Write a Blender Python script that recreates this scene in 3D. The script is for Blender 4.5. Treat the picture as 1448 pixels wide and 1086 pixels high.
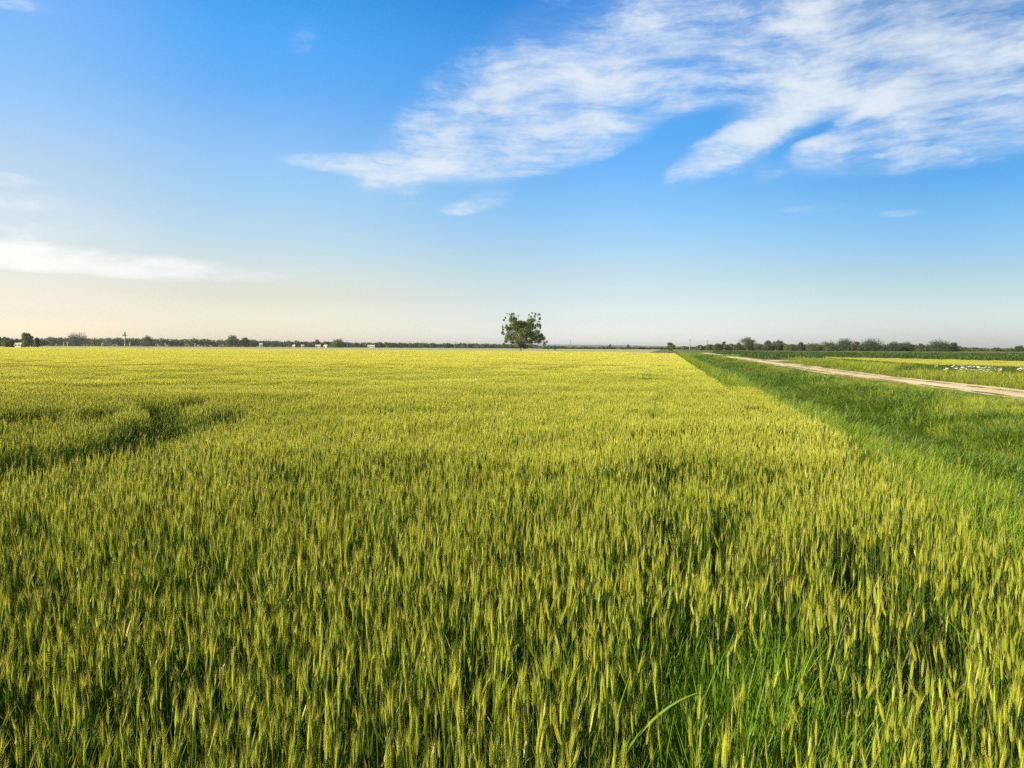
import bpy, math, random
import numpy as np
from mathutils import Matrix, Vector

R = math.radians
sc = bpy.context.scene
for o in list(bpy.data.objects):
    bpy.data.objects.remove(o)
COL = sc.collection
rng = np.random.default_rng(7)
random.seed(7)

# ------------------------------------------------------------------ camera
CAM_Z = 1.85
FPX = 1087.0                       # focal length in pixels of the 1448 wide photograph
PITCH, ROLL = 2.77, 0.28
cam_d = bpy.data.cameras.new('camera')
cam = bpy.data.objects.new('camera', cam_d)
COL.objects.link(cam)
cam_d.sensor_width = 36
cam_d.lens = FPX / 1448 * 36
cam_d.clip_start = 0.05
cam_d.clip_end = 30000
CAM_M = Matrix.Translation((0, 0, CAM_Z)) @ Matrix.Rotation(R(90 - PITCH), 4, 'X') @ Matrix.Rotation(R(ROLL), 4, 'Z')
cam.matrix_world = CAM_M
sc.camera = cam


def ray(px, py):
    d = Vector(((px - 724) / FPX, (543 - py) / FPX, -1.0))
    return (CAM_M.to_3x3() @ d).normalized()


def ground_at(px, py, z=0.0):
    d = ray(px, py)
    t = (z - CAM_Z) / d.z
    return Vector((d.x * t, d.y * t, z))


def spot(px, dist):
    """ground point in the direction of a column of the photograph, dist metres ahead"""
    return Vector(((px - 724) / FPX * dist, dist, 0.0))


# field rows run 11.3 degrees to the right of the view: u along the rows, v to the right of them
RA = math.atan(0.2)
SA, CA = math.sin(RA), math.cos(RA)


def uv2xy(u, v):
    return u * SA + v * CA, u * CA - v * SA


def xy2uv(x, y):
    return x * SA + y * CA, x * CA - y * SA


# ------------------------------------------------------------------ world, sun, exposure
SUN_AZ, SUN_EL = -119.0, 23.0       # degrees; azimuth from the view direction, left is negative
sc.view_settings.view_transform = 'Standard'
sc.view_settings.look = 'None'
sc.view_settings.exposure = 1.05
sc.view_settings.gamma = 1.0
sc.view_settings.use_curve_mapping = False
sc.cycles.max_bounces = 6
sc.cycles.diffuse_bounces = 3
sc.cycles.transmission_bounces = 4
sc.cycles.transparent_max_bounces = 8
sc.cycles.sample_clamp_indirect = 6
sc.cycles.use_denoising = False

world = bpy.data.worlds.new('World')
sc.world = world
world.use_nodes = True
nt = world.node_tree
nt.nodes.clear()


def N(tree, typ, **kw):
    n = tree.nodes.new(typ)
    for k, v in kw.items():
        setattr(n, k, v)
    return n


def math_node(tree, op, a, b=None, clamp=False):
    n = N(tree, 'ShaderNodeMath', operation=op, use_clamp=clamp)
    for i, s in enumerate((a, b)):
        if s is None:
            continue
        if isinstance(s, (int, float)):
            n.inputs[i].default_value = s
        else:
            tree.links.new(s, n.inputs[i])
    return n.outputs[0]


def ramp_node(tree, fac, stops, interp='LINEAR'):
    n = N(tree, 'ShaderNodeValToRGB')
    cr = n.color_ramp
    cr.interpolation = interp
    while len(cr.elements) < len(stops):
        cr.elements.new(0.5)
    for e, (p, c) in zip(cr.elements, stops):
        e.position = p
        e.color = (*c, 1.0) if len(c) == 3 else c
    if fac is not None:
        tree.links.new(fac, n.inputs[0])
    return n.outputs[0]


def mix_node(tree, fac, a, b, blend='MIX'):
    n = N(tree, 'ShaderNodeMix', data_type='RGBA', blend_type=blend, clamp_factor=True)
    for s, i in ((fac, 0), (a, 6), (b, 7)):
        if isinstance(s, (int, float)):
            n.inputs[i].default_value = s
        elif isinstance(s, (tuple, list)):
            n.inputs[i].default_value = (*s, 1.0) if len(s) == 3 else s
        else:
            tree.links.new(s, n.inputs[i])
    return n.outputs[2]


def noise_node(tree, vec, scale, detail=5.0, rough=0.55, dist=0.0, lac=2.0):
    n = N(tree, 'ShaderNodeTexNoise')
    n.inputs['Scale'].default_value = scale
    n.inputs['Detail'].default_value = detail
    n.inputs['Roughness'].default_value = rough
    n.inputs['Lacunarity'].default_value = lac
    n.inputs['Distortion'].default_value = dist
    if vec is not None:
        tree.links.new(vec, n.inputs['Vector'])
    return n.outputs[0]


def map_node(tree, vec, loc=(0, 0, 0), rot=(0, 0, 0), scale=(1, 1, 1), typ='POINT'):
    n = N(tree, 'ShaderNodeMapping', vector_type=typ)
    n.inputs['Location'].default_value = loc
    n.inputs['Rotation'].default_value = rot
    n.inputs['Scale'].default_value = scale
    tree.links.new(vec, n.inputs['Vector'])
    return n.outputs[0]


def smooth(tree, val, lo, hi, a=0.0, b=1.0):
    n = N(tree, 'ShaderNodeMapRange', interpolation_type='SMOOTHSTEP')
    n.inputs['From Min'].default_value = lo
    n.inputs['From Max'].default_value = hi
    n.inputs['To Min'].default_value = a
    n.inputs['To Max'].default_value = b
    tree.links.new(val, n.inputs['Value'])
    return n.outputs[0]


SKY_STRENGTH = 0.1
sky = N(nt, 'ShaderNodeTexSky', sky_type='NISHITA')
sky.sun_disc = False
sky.sun_elevation = R(SUN_EL)
sky.sun_rotation = R(SUN_AZ)
sky.air_density = 1.0
sky.dust_density = 0.6
sky.ozone_density = 2.0
tc = N(nt, 'ShaderNodeTexCoord')
sep = N(nt, 'ShaderNodeSeparateXYZ')
nt.links.new(tc.outputs['Generated'], sep.inputs[0])
az = math_node(nt, 'ARCTAN2', sep.outputs[0], sep.outputs[1])
el = math_node(nt, 'ARCSINE', sep.outputs[2])
cmb = N(nt, 'ShaderNodeCombineXYZ')
nt.links.new(az, cmb.inputs[0])
nt.links.new(el, cmb.inputs[1])
S = cmb.outputs[0]
# grade of the clear sky by height above the horizon, from the sunward side round to the far side (the colour of the evening air itself)
GRADE_AZ = [-32.6, -18.5, 3.5, 32.3]
GRADE = [
    [(0.6, (1.21, 1.11, 1.15)), (2.0, (1.07, 0.91, 0.94)), (3.5, (1.13, 0.87, 0.83)), (5.0, (1.14, 0.89, 0.82)), (7.0, (1.15, 0.94, 0.86)), (9.0, (1.15, 0.98, 0.90)), (11.0, (1.16, 1.03, 0.95)), (13.0, (1.08, 1.07, 1.05)), (15.0, (0.94, 1.08, 1.15)), (17.5, (0.81, 1.07, 1.25)), (20.5, (0.75, 1.08, 1.34)), (24.0, (0.75, 1.08, 1.34))],
    [(0.6, (1.02, 0.97, 1.08)), (2.0, (0.99, 0.89, 0.93)), (3.5, (0.96, 0.79, 0.73)), (5.0, (1.00, 0.84, 0.77)), (7.0, (0.97, 0.88, 0.84)), (9.0, (0.91, 0.92, 0.91)), (11.0, (0.84, 0.96, 1.00)), (13.0, (0.82, 0.97, 1.08)), (15.0, (0.71, 0.95, 1.15)), (17.5, (0.49, 0.93, 1.24)), (20.5, (0.35, 0.96, 1.37)), (24.0, (0.22, 0.88, 1.34))],
    [(0.6, (0.84, 0.89, 1.18)), (2.0, (0.74, 0.74, 0.92)), (3.5, (0.72, 0.69, 0.78)), (5.0, (0.71, 0.68, 0.71)), (7.0, (0.64, 0.70, 0.76)), (9.0, (0.57, 0.71, 0.83)), (11.0, (0.48, 0.71, 0.89)), (13.0, (0.38, 0.70, 0.95)), (15.0, (0.32, 0.70, 0.99)), (17.5, (0.29, 0.72, 1.04)), (20.5, (0.24, 0.71, 1.09)), (24.0, (0.13, 0.63, 1.09))],
    [(0.6, (0.51, 0.55, 0.73)), (2.0, (0.50, 0.53, 0.66)), (3.5, (0.48, 0.49, 0.56)), (5.0, (0.42, 0.47, 0.54)), (7.0, (0.35, 0.47, 0.59)), (9.0, (0.27, 0.47, 0.62)), (11.0, (0.19, 0.44, 0.64)), (13.0, (0.16, 0.44, 0.66)), (15.0, (0.16, 0.44, 0.66)), (17.5, (0.16, 0.44, 0.66)), (20.5, (0.16, 0.44, 0.66)), (24.0, (0.16, 0.44, 0.66))],
]
el01 = math_node(nt, 'MULTIPLY', el, 1.0 / R(30), clamp=True)
gmix = None
for k, v in enumerate(GRADE):
    c = ramp_node(nt, el01, [(e / 30, tuple(q / 2 for q in col)) for e, col in v])
    gmix = c if gmix is None else mix_node(nt, smooth(nt, az, R(GRADE_AZ[k - 1]), R(GRADE_AZ[k])), gmix, c)
half = mix_node(nt, 1.0, sky.outputs[0], gmix, 'MULTIPLY')
dbl = N(nt, 'ShaderNodeVectorMath', operation='SCALE')
dbl.inputs['Scale'].default_value = 2.0
nt.links.new(half, dbl.inputs[0])
clear = dbl.outputs[0]
# thin cirrus: soft patches in azimuth / height, broken up by stretched noise
CLOUDS = [  # px, py, rx, ry, tilt (degrees), weight
    (560, 236, 150, 15, -1, .85), (690, 222, 130, 30, 6, .8), (810, 204, 120, 30, 10, .85), (840, 130, 190, 70, 34, .50),
    (730, 130, 240, 90, 38, .36), (620, 175, 170, 60, 42, .22), (960, 50, 240, 85, 22, .72), (1080, 100, 180, 55, 28, .55), (1025, 212, 90, 22, 25, .85),
    (1110, 160, 130, 38, 28, .7), (1270, 150, 220, 65, 10, .58), (1360, 195, 170, 32, 5, .8), (1250, 35, 300, 80, 14, .62),
    (1158, 214, 40, 17, 5, 1.3), (1440, 100, 170, 100, 0, .55), (678, 287, 48, 13, 12, .8), (1274, 301, 26, 5, 0, 1.0),
    (50, 364, 290, 17, -2, 1.25), (-20, 296, 190, 36, -3, .55), (430, 55, 34, 22, 50, .22), (-10, 335, 60, 20, 0, .4),
    (1090, 240, 26, 14, 30, .35), (-20, 250, 70, 10, 0, .4), (600, 205, 150, 40, 30, .30), (20, 5, 60, 10, 0, .3), (1000, 172, 95, 22, 8, -.75), (1140, 184, 60, 16, 22, -.7), (1215, 225, 30, 14, 0, -.4), (1105, 225, 26, 14, 20, -.4), (920, 215, 50, 18, 10, -.4), (1060, 40, 120, 14, 20, -.3), (1300, 75, 130, 14, 15, -.3), (1150, 295, 60, 8, 0, .25),
]
dens = None
for px, py, rx, ry, ang, w in CLOUDS:
    d = ray(px, py)
    a0, e0 = math.atan2(d.x, d.y), math.asin(d.z)
    m = map_node(nt, S, (a0, e0, 0), (0, 0, R(ang)), (1.35 * rx / FPX, 1.35 * ry / FPX, 1), 'TEXTURE')
    g = N(nt, 'ShaderNodeTexGradient', gradient_type='SPHERICAL')
    nt.links.new(m, g.inputs[0])
    gs = smooth(nt, g.outputs[1], 0.0, 0.75, 0.0, w)
    dens = gs if dens is None else math_node(nt, 'ADD', dens, gs)
warp = N(nt, 'ShaderNodeTexNoise')
warp.inputs['Scale'].default_value = 5
warp.inputs['Detail'].default_value = 3
nt.links.new(S, warp.inputs['Vector'])
wv = N(nt, 'ShaderNodeVectorMath', operation='SCALE')
wv.inputs['Scale'].default_value = 0.05
nt.links.new(warp.outputs[1], wv.inputs[0])
wS = N(nt, 'ShaderNodeVectorMath', operation='ADD')
nt.links.new(S, wS.inputs[0])
nt.links.new(wv.outputs[0], wS.inputs[1])
st1 = noise_node(nt, map_node(nt, wS.outputs[0], rot=(0, 0, R(-22)), scale=(1, 4.2, 1)), 5.5, 10, .60)
st2 = noise_node(nt, map_node(nt, wS.outputs[0], loc=(3, 1, 0), rot=(0, 0, R(-42)), scale=(1, 5.5, 1)), 11.0, 8, .66)
puff = noise_node(nt, map_node(nt, wS.outputs[0], loc=(7, 4, 0), rot=(0, 0, R(-10)), scale=(1, 1.7, 1)), 12.0, 10, .62)
nz = math_node(nt, 'ADD', math_node(nt, 'MULTIPLY', st1, .36), math_node(nt, 'ADD', math_node(nt, 'MULTIPLY', st2, .16), math_node(nt, 'MULTIPLY', puff, .48)))
nz = math_node(nt, 'MULTIPLY', math_node(nt, 'SUBTRACT', nz, .5), 5.0)
dsoft = math_node(nt, 'SUBTRACT', 1.0, math_node(nt, 'POWER', 2.718, math_node(nt, 'MULTIPLY', math_node(nt, 'MAXIMUM', dens, 0.0), -.60)))
nz = math_node(nt, 'MULTIPLY', nz, smooth(nt, dens, 0.0, .35))
wisp = smooth(nt, math_node(nt, 'ADD', dsoft, nz), 0.12, 1.25, 0.0, 0.90)
veil = math_node(nt, 'MULTIPLY', smooth(nt, dens, 0.03, 1.1), math_node(nt, 'MULTIPLY', smooth(nt, math_node(nt, 'ADD', math_node(nt, 'MULTIPLY', st2, .6), math_node(nt, 'MULTIPLY', st1, .4)), .27, .72), .62))
alpha = math_node(nt, 'SUBTRACT', 1.0, math_node(nt, 'MULTIPLY', math_node(nt, 'SUBTRACT', 1.0, veil), math_node(nt, 'SUBTRACT', 1.0, wisp)))
sunside = smooth(nt, az, -0.75, 0.0, 1.0, 0.0)
ccol = mix_node(nt, sunside, (3.85, 4.2, 4.55), (5.3, 5.2, 4.9))
skyc = mix_node(nt, alpha, clear, ccol)
bg = N(nt, 'ShaderNodeBackground')
bg.inputs['Strength'].default_value = SKY_STRENGTH
nt.links.new(skyc, bg.inputs['Color'])
wo = N(nt, 'ShaderNodeOutputWorld')
nt.links.new(bg.outputs[0], wo.inputs['Surface'])

sun_d = bpy.data.lights.new('sun', 'SUN')
sun_d.energy = 5.0
sun_d.angle = R(0.5)
sun_d.color = (1.0, 0.89, 0.66)
sun = bpy.data.objects.new('sun', sun_d)
COL.objects.link(sun)
sdir = Vector((math.sin(R(SUN_AZ)) * math.cos(R(SUN_EL)), math.cos(R(SUN_AZ)) * math.cos(R(SUN_EL)), math.sin(R(SUN_EL))))
sun.rotation_euler = sdir.to_track_quat('Z', 'Y').to_euler()
sun.location = sdir * 50


# ------------------------------------------------------------------ mesh helpers
class MB:
    """collects vertices and faces (with a material slot each) for ONE mesh"""

    def __init__(self):
        self.v, self.f, self.m, self.n = [], [], [], 0

    def add(self, verts, faces, mat=0):
        verts = np.asarray(verts, dtype=float).reshape(-1, 3)
        self.v.append(verts)
        self.f += [tuple(int(i) + self.n for i in f) for f in faces]
        self.m += [mat] * len(faces)
        self.n += len(verts)

    def quads(self, q, mat=0):
        """q: k x 4 x 3 array of loose quads"""
        q = np.asarray(q, dtype=float)
        k = len(q)
        self.v.append(q.reshape(-1, 3))
        idx = np.arange(4 * k).reshape(k, 4) + self.n
        self.f += [tuple(r) for r in idx.tolist()]
        self.m += [mat] * k
        self.n += 4 * k

    def tube(self, pts, radii, sides=6, mat=0, cap=True):
        pts = [Vector(p) for p in pts]
        rings = []
        for i, p in enumerate(pts):
            t = (pts[min(i + 1, len(pts) - 1)] - pts[max(i - 1, 0)]).normalized()
            a = t.cross(Vector((0, 1, 0)))
            if a.length < .1:
                a = t.cross(Vector((1, 0, 0)))
            a.normalize()
            b = t.cross(a)
            rings.append([p + (a * math.cos(2 * math.pi * k / sides) + b * math.sin(2 * math.pi * k / sides)) * radii[i] for k in range(sides)])
        v = [c for r in rings for c in r]
        f = []
        for i in range(len(pts) - 1):
            for k in range(sides):
                k2 = (k + 1) % sides
                f.append((i * sides + k, i * sides + k2, (i + 1) * sides + k2, (i + 1) * sides + k))
        if cap:
            f.append(tuple(range(sides))[::-1])
            f.append(tuple((len(pts) - 1) * sides + k for k in range(sides)))
        self.add(v, f, mat)

    def box(self, lo, hi, mat=0):
        x0, y0, z0 = lo
        x1, y1, z1 = hi
        v = [(x0, y0, z0), (x1, y0, z0), (x1, y1, z0), (x0, y1, z0), (x0, y0, z1), (x1, y0, z1), (x1, y1, z1), (x0, y1, z1)]
        self.add(v, [(3, 2, 1, 0), (4, 5, 6, 7), (0, 1, 5, 4), (1, 2, 6, 5), (2, 3, 7, 6), (3, 0, 4, 7)], mat)

    def verts(self):
        return np.concatenate(self.v) if self.v else np.zeros((0, 3))

    def mesh(self, name, mats, smooth=False):
        me = bpy.data.meshes.new(name)
        me.from_pydata(self.verts().tolist(), [], self.f)
        for m in mats:
            me.materials.append(m)
        me.polygons.foreach_set('material_index', self.m)
        if smooth:
            me.polygons.foreach_set('use_smooth', [True] * len(self.f))
        me.update()
        return me

    def build(self, name, mats, parent=None, loc=None, smooth=False):
        if not isinstance(mats, (list, tuple)):
            mats = [mats]
        o = bpy.data.objects.new(name, self.mesh(name, mats, smooth))
        COL.objects.link(o)
        if parent:
            o.parent = parent
        if loc is not None:
            o.location = loc
        return o


def tag(o, label=None, cat=None, group=None, kind=None):
    for k, v in (('label', label), ('category', cat), ('group', group), ('kind', kind)):
        if v:
            o[k] = v
    return o


def empty(name, loc, label, cat, group=None, rz=0.0):
    o = bpy.data.objects.new(name, None)
    o.empty_display_size = 0.2
    COL.objects.link(o)
    o.location = loc
    o.rotation_euler = (0, 0, rz)
    return tag(o, label, cat, group)


# ------------------------------------------------------------------ materials
def new_mat(name):
    m = bpy.data.materials.new(name)
    m.use_nodes = True
    m.node_tree.nodes.clear()
    return m, m.node_tree


def leaf_mat(name, cols, transl=0.35, nscale=0.5, rough=0.5, gloss=0.25, tcol=None, fine=None):
    """foliage: diffuse + translucent + a little gloss; colour varies with place and with each copy"""
    m, t = new_mat(name)
    geo = N(t, 'ShaderNodeNewGeometry')
    oi = N(t, 'ShaderNodeObjectInfo')
    n1 = noise_node(t, geo.outputs['Position'], nscale, 4, .6)
    fac = math_node(t, 'ADD', math_node(t, 'MULTIPLY', n1, 1.2), math_node(t, 'MULTIPLY', oi.outputs['Random'], .5))
    if fine:
        n2 = noise_node(t, geo.outputs['Position'], fine, 2, .5)
        fac = math_node(t, 'ADD', fac, math_node(t, 'MULTIPLY', math_node(t, 'SUBTRACT', n2, .5), .9))
    isl = geo.outputs['Random Per Island']
    fac = math_node(t, 'ADD', fac, math_node(t, 'MULTIPLY', isl, .45))
    fac = math_node(t, 'SUBTRACT', math_node(t, 'MULTIPLY', fac, .8), .35, clamp=True)
    k = len(cols)
    c = ramp_node(t, fac, [(i / max(1, k - 1), cc) for i, cc in enumerate(cols)])
    p = N(t, 'ShaderNodeBsdfPrincipled')
    p.inputs['Roughness'].default_value = rough
    p.inputs['Specular IOR Level'].default_value = gloss
    t.links.new(c, p.inputs['Base Color'])
    tr = N(t, 'ShaderNodeBsdfTranslucent')
    t.links.new(mix_node(t, 1.0, c, tcol or (1.2, 1.15, .5), 'MULTIPLY'), tr.inputs['Color'])
    mx = N(t, 'ShaderNodeMixShader')
    mx.inputs[0].default_value = transl
    t.links.new(p.outputs[0], mx.inputs[1])
    t.links.new(tr.outputs[0], mx.inputs[2])
    out = N(t, 'ShaderNodeOutputMaterial')
    t.links.new(mx.outputs[0], out.inputs['Surface'])
    return m


def solid_mat(name, cols, nscale=1.0, rough=.8, spec=.2, bump=0.0, bscale=20.0, stretch=(1, 1, 1), rot=0.0):
    m, t = new_mat(name)
    geo = N(t, 'ShaderNodeNewGeometry')
    vec = map_node(t, geo.outputs['Position'], rot=(0, 0, rot), scale=stretch)
    n1 = noise_node(t, vec, nscale, 7, .6)
    fac = smooth(t, n1, .28, .72)
    k = len(cols)
    c = ramp_node(t, fac, [(i / max(1, k - 1), cc) for i, cc in enumerate(cols)])
    p = N(t, 'ShaderNodeBsdfPrincipled')
    p.inputs['Roughness'].default_value = rough
    p.inputs['Specular IOR Level'].default_value = spec
    t.links.new(c, p.inputs['Base Color'])
    if bump:
        b = N(t, 'ShaderNodeBump')
        b.inputs['Strength'].default_value = bump
        b.inputs['Distance'].default_value = .05
        t.links.new(noise_node(t, geo.outputs['Position'], bscale, 5, .6), b.inputs['Height'])
        t.links.new(b.outputs[0], p.inputs['Normal'])
    out = N(t, 'ShaderNodeOutputMaterial')
    t.links.new(p.outputs[0], out.inputs['Surface'])
    return m


M_EAR = leaf_mat('wheat_ear', [(.165, .215, .010), (.28, .315, .018), (.46, .45, .045)], .32, .35, .42, .35, (1.2, 1.2, .45))
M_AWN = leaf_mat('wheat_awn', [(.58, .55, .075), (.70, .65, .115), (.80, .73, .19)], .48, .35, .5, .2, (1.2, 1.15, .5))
M_STRIP = leaf_mat('strip_ear', [(.42, .41, .06), (.52, .49, .08), (.62, .57, .12)], .45, .35, .5, .2, (1.2, 1.15, .5))
M_STEM = leaf_mat('wheat_stem', [(.06, .11, .007), (.10, .15, .011), (.16, .20, .02)], .25, .6, .5, .25)
M_WLEAF = leaf_mat('wheat_leaf', [(.032, .075, .004), (.06, .11, .007), (.11, .155, .012)], .40, .6, .6, .10)
M_GRASS = leaf_mat('tall_grass', [(.12, .21, .010), (.21, .32, .015), (.33, .41, .03)], .42, .5, .42, .35)
M_WEED = leaf_mat('weed_blade', [(.08, .16, .007), (.13, .235, .010), (.21, .31, .016)], .42, .5, .5, .2)
M_DARKGRASS = leaf_mat('ditch_leaf', [(.085, .15, .010), (.13, .21, .014), (.22, .28, .024)], .38, .6, .42, .4)
M_YGRASS = leaf_mat('roadside_grass', [(.19, .26, .013), (.29, .345, .021), (.43, .42, .05)], .40, .4, .45, .3)
M_DRYGRASS = leaf_mat('dry_stalk', [(.36, .30, .11), (.45, .37, .16), (.52, .44, .22)], .30, 1.5, .5, .2)
M_CROP = leaf_mat('dark_crop', [(.045, .080, .014), (.065, .105, .018), (.09, .135, .022)], .30, .08, .45, .3)
M_FLOWER = leaf_mat('white_flower', [(.60, .56, .40), (.70, .66, .50), (.78, .74, .6)], .25, 2, .6, .2, (1, 1, 1))
M_TREE = leaf_mat('tree_leaf', [(.055, .090, .013), (.09, .13, .018), (.15, .185, .03)], .30, .35, .45, .3)
M_TREE2 = leaf_mat('olive_leaf', [(.042, .062, .013), (.066, .09, .018), (.105, .128, .027)], .30, .12, .45, .3)
M_TREE3 = leaf_mat('wood_leaf', [(.028, .046, .011), (.044, .068, .015), (.072, .095, .022)], .28, .05, .5, .3)
M_BARK = solid_mat('bark', [(.07, .06, .04), (.12, .10, .065), (.19, .16, .10)], 3, .9)
M_SOIL = solid_mat('soil', [(.05, .036, .02), (.09, .065, .035), (.13, .095, .05)], 2.2, .95, .1, .6, 14)
M_ROAD = solid_mat('dirt', [(.48, .345, .17), (.62, .46, .25), (.72, .55, .33)], .9, .95, .1, .5, 30, (1, .22, 1), RA)
M_PALE = solid_mat('stubble', [(.26, .24, .09), (.36, .32, .13), (.44, .38, .18)], .05, .9)
M_VERGE = solid_mat('verge_earth', [(.08, .10, .02), (.12, .14, .03), (.20, .18, .06)], .8, .95, .1, .4, 10)
M_WHITE = solid_mat('white_render', [(.42, .39, .31), (.54, .50, .40)], .6, .85)
M_ROOF = solid_mat('roof_tile', [(.28, .12, .07), (.36, .17, .10)], 1.5, .85)
M_ROOFPALE = solid_mat('pale_roof', [(.42, .38, .31), (.52, .47, .39)], .8, .7)
M_DARKGAP = solid_mat('dark_opening', [(.015, .015, .014), (.03, .03, .028)], 1, .6)
M_POLE = solid_mat('concrete_pole', [(.32, .31, .28), (.42, .40, .36)], 1.5, .85)
M_GREYPOLE = solid_mat('grey_pole', [(.13, .13, .125), (.19, .19, .18)], 1.5, .85)
M_WOODPOLE = solid_mat('wooden_pole', [(.10, .08, .065), (.17, .14, .11)], 2, .9)
M_HILL = solid_mat('hill', [(.05, .075, .03), (.08, .10, .045), (.13, .14, .06)], .004, .95)


# ------------------------------------------------------------------ scattering of uncountable plants
def scatter(name, templates, mats, pos, rotz, tilt, scale, pick, label, cat):
    """ONE object: its mesh holds the plant templates and the loose points where copies grow.
    templates: list of MB, pos n x 3, rotz n, tilt n x 2, scale n or n x 3, pick n"""
    n = len(pos)
    V, F, MI, T = [], [], [], []
    off = 0
    for k, mb in enumerate(templates):
        vv = mb.verts()
        V.append(vv)
        F += [tuple(i + off for i in f) for f in mb.f]
        MI += mb.m
        T += [k] * len(vv)
        off += len(vv)
    V.append(np.asarray(pos, dtype=float))
    T += [-1] * n
    allv = np.concatenate(V)
    me = bpy.data.meshes.new(name)
    me.from_pydata(allv.tolist(), [], F)
    for m in mats:
        me.materials.append(m)
    me.polygons.foreach_set('material_index', MI)
    rot = np.zeros((len(allv), 3))
    rot[off:, 2] = rotz
    rot[off:, 0:2] = tilt
    scl = np.ones((len(allv), 3))
    s = np.asarray(scale, dtype=float)
    scl[off:] = s[:, None] if s.ndim == 1 else s
    pk = np.full(len(allv), -1, dtype=np.int32)
    pk[off:] = pick
    for an, typ, key, data in (('tmpl', 'INT', 'value', np.array(T, dtype=np.int32)), ('pick', 'INT', 'value', pk),
                               ('rot', 'FLOAT_VECTOR', 'vector', rot.ravel()), ('scl', 'FLOAT_VECTOR', 'vector', scl.ravel())):
        a = me.attributes.new(an, typ, 'POINT')
        a.data.foreach_set(key, data)
    me.update()
    o = bpy.data.objects.new(name, me)
    COL.objects.link(o)
    tag(o, label, cat, None, 'stuff')
    g = bpy.data.node_groups.new(name, 'GeometryNodeTree')
    g.interface.new_socket('Geometry', in_out='INPUT', socket_type='NodeSocketGeometry')
    g.interface.new_socket('Geometry', in_out='OUTPUT', socket_type='NodeSocketGeometry')
    gi, go = N(g, 'NodeGroupInput'), N(g, 'NodeGroupOutput')

    def attr(nm, dt):
        a = N(g, 'GeometryNodeInputNamedAttribute', data_type=dt)
        a.inputs['Name'].default_value = nm
        return a.outputs[0]

    def eq(sock, k):
        c = N(g, 'FunctionNodeCompare', data_type='INT', operation='EQUAL')
        g.links.new(sock, c.inputs[2])
        c.inputs[3].default_value = k
        return c.outputs[0]

    def separate(geo, sel):
        sp = N(g, 'GeometryNodeSeparateGeometry', domain='POINT')
        g.links.new(geo, sp.inputs[0])
        g.links.new(sel, sp.inputs[1])
        return sp.outputs[0]

    e2r = N(g, 'FunctionNodeEulerToRotation')
    g.links.new(attr('rot', 'FLOAT_VECTOR'), e2r.inputs[0])
    a_scl, a_t, a_p = attr('scl', 'FLOAT_VECTOR'), attr('tmpl', 'INT'), attr('pick', 'INT')
    join = N(g, 'GeometryNodeJoinGeometry')
    for k in range(len(templates)):
        tm = separate(gi.outputs[0], eq(a_t, k))
        pt = separate(gi.outputs[0], eq(a_p, k))
        m2p = N(g, 'GeometryNodeMeshToPoints')
        g.links.new(pt, m2p.inputs[0])
        ip = N(g, 'GeometryNodeInstanceOnPoints')
        g.links.new(m2p.outputs[0], ip.inputs['Points'])
        g.links.new(tm, ip.inputs['Instance'])
        g.links.new(e2r.outputs[0], ip.inputs['Rotation'])
        g.links.new(a_scl, ip.inputs['Scale'])
        g.links.new(ip.outputs[0], join.inputs[0])
    g.links.new(join.outputs[0], go.inputs[0])
    md = o.modifiers.new('scatter', 'NODES')
    md.node_group = g
    return o


def blade(mb, base, yaw, length, width, bend, droop, seg=5, mat=0, up=1.25):
    """a curved grass blade: rises, then arches over in direction yaw"""
    dx, dy = math.cos(yaw), math.sin(yaw)
    sx, sy = -dy, dx
    p = np.array(base, dtype=float)
    ang = up
    pts, ws = [], []
    for i in range(seg + 1):
        t = i / seg
        w = width * (0.55 + 0.9 * t) * (1 - t ** 2.2) if t < 1 else 0.0
        pts.append(p.copy())
        ws.append(max(w, 0.0004))
        st = length / seg
        p = p + np.array([dx * math.cos(ang), dy * math.cos(ang), math.sin(ang)]) * st
        ang -= bend / seg + droop * t * t
    v = []
    for q, w in zip(pts, ws):
        v.append(q + np.array([sx, sy, .15]) * w * .5)
        v.append(q - np.array([sx, sy, -.15]) * w * .5)
    f = [(2 * i, 2 * i + 1, 2 * i + 3, 2 * i + 2) for i in range(seg)]
    mb.add(v, f, mat)


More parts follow.
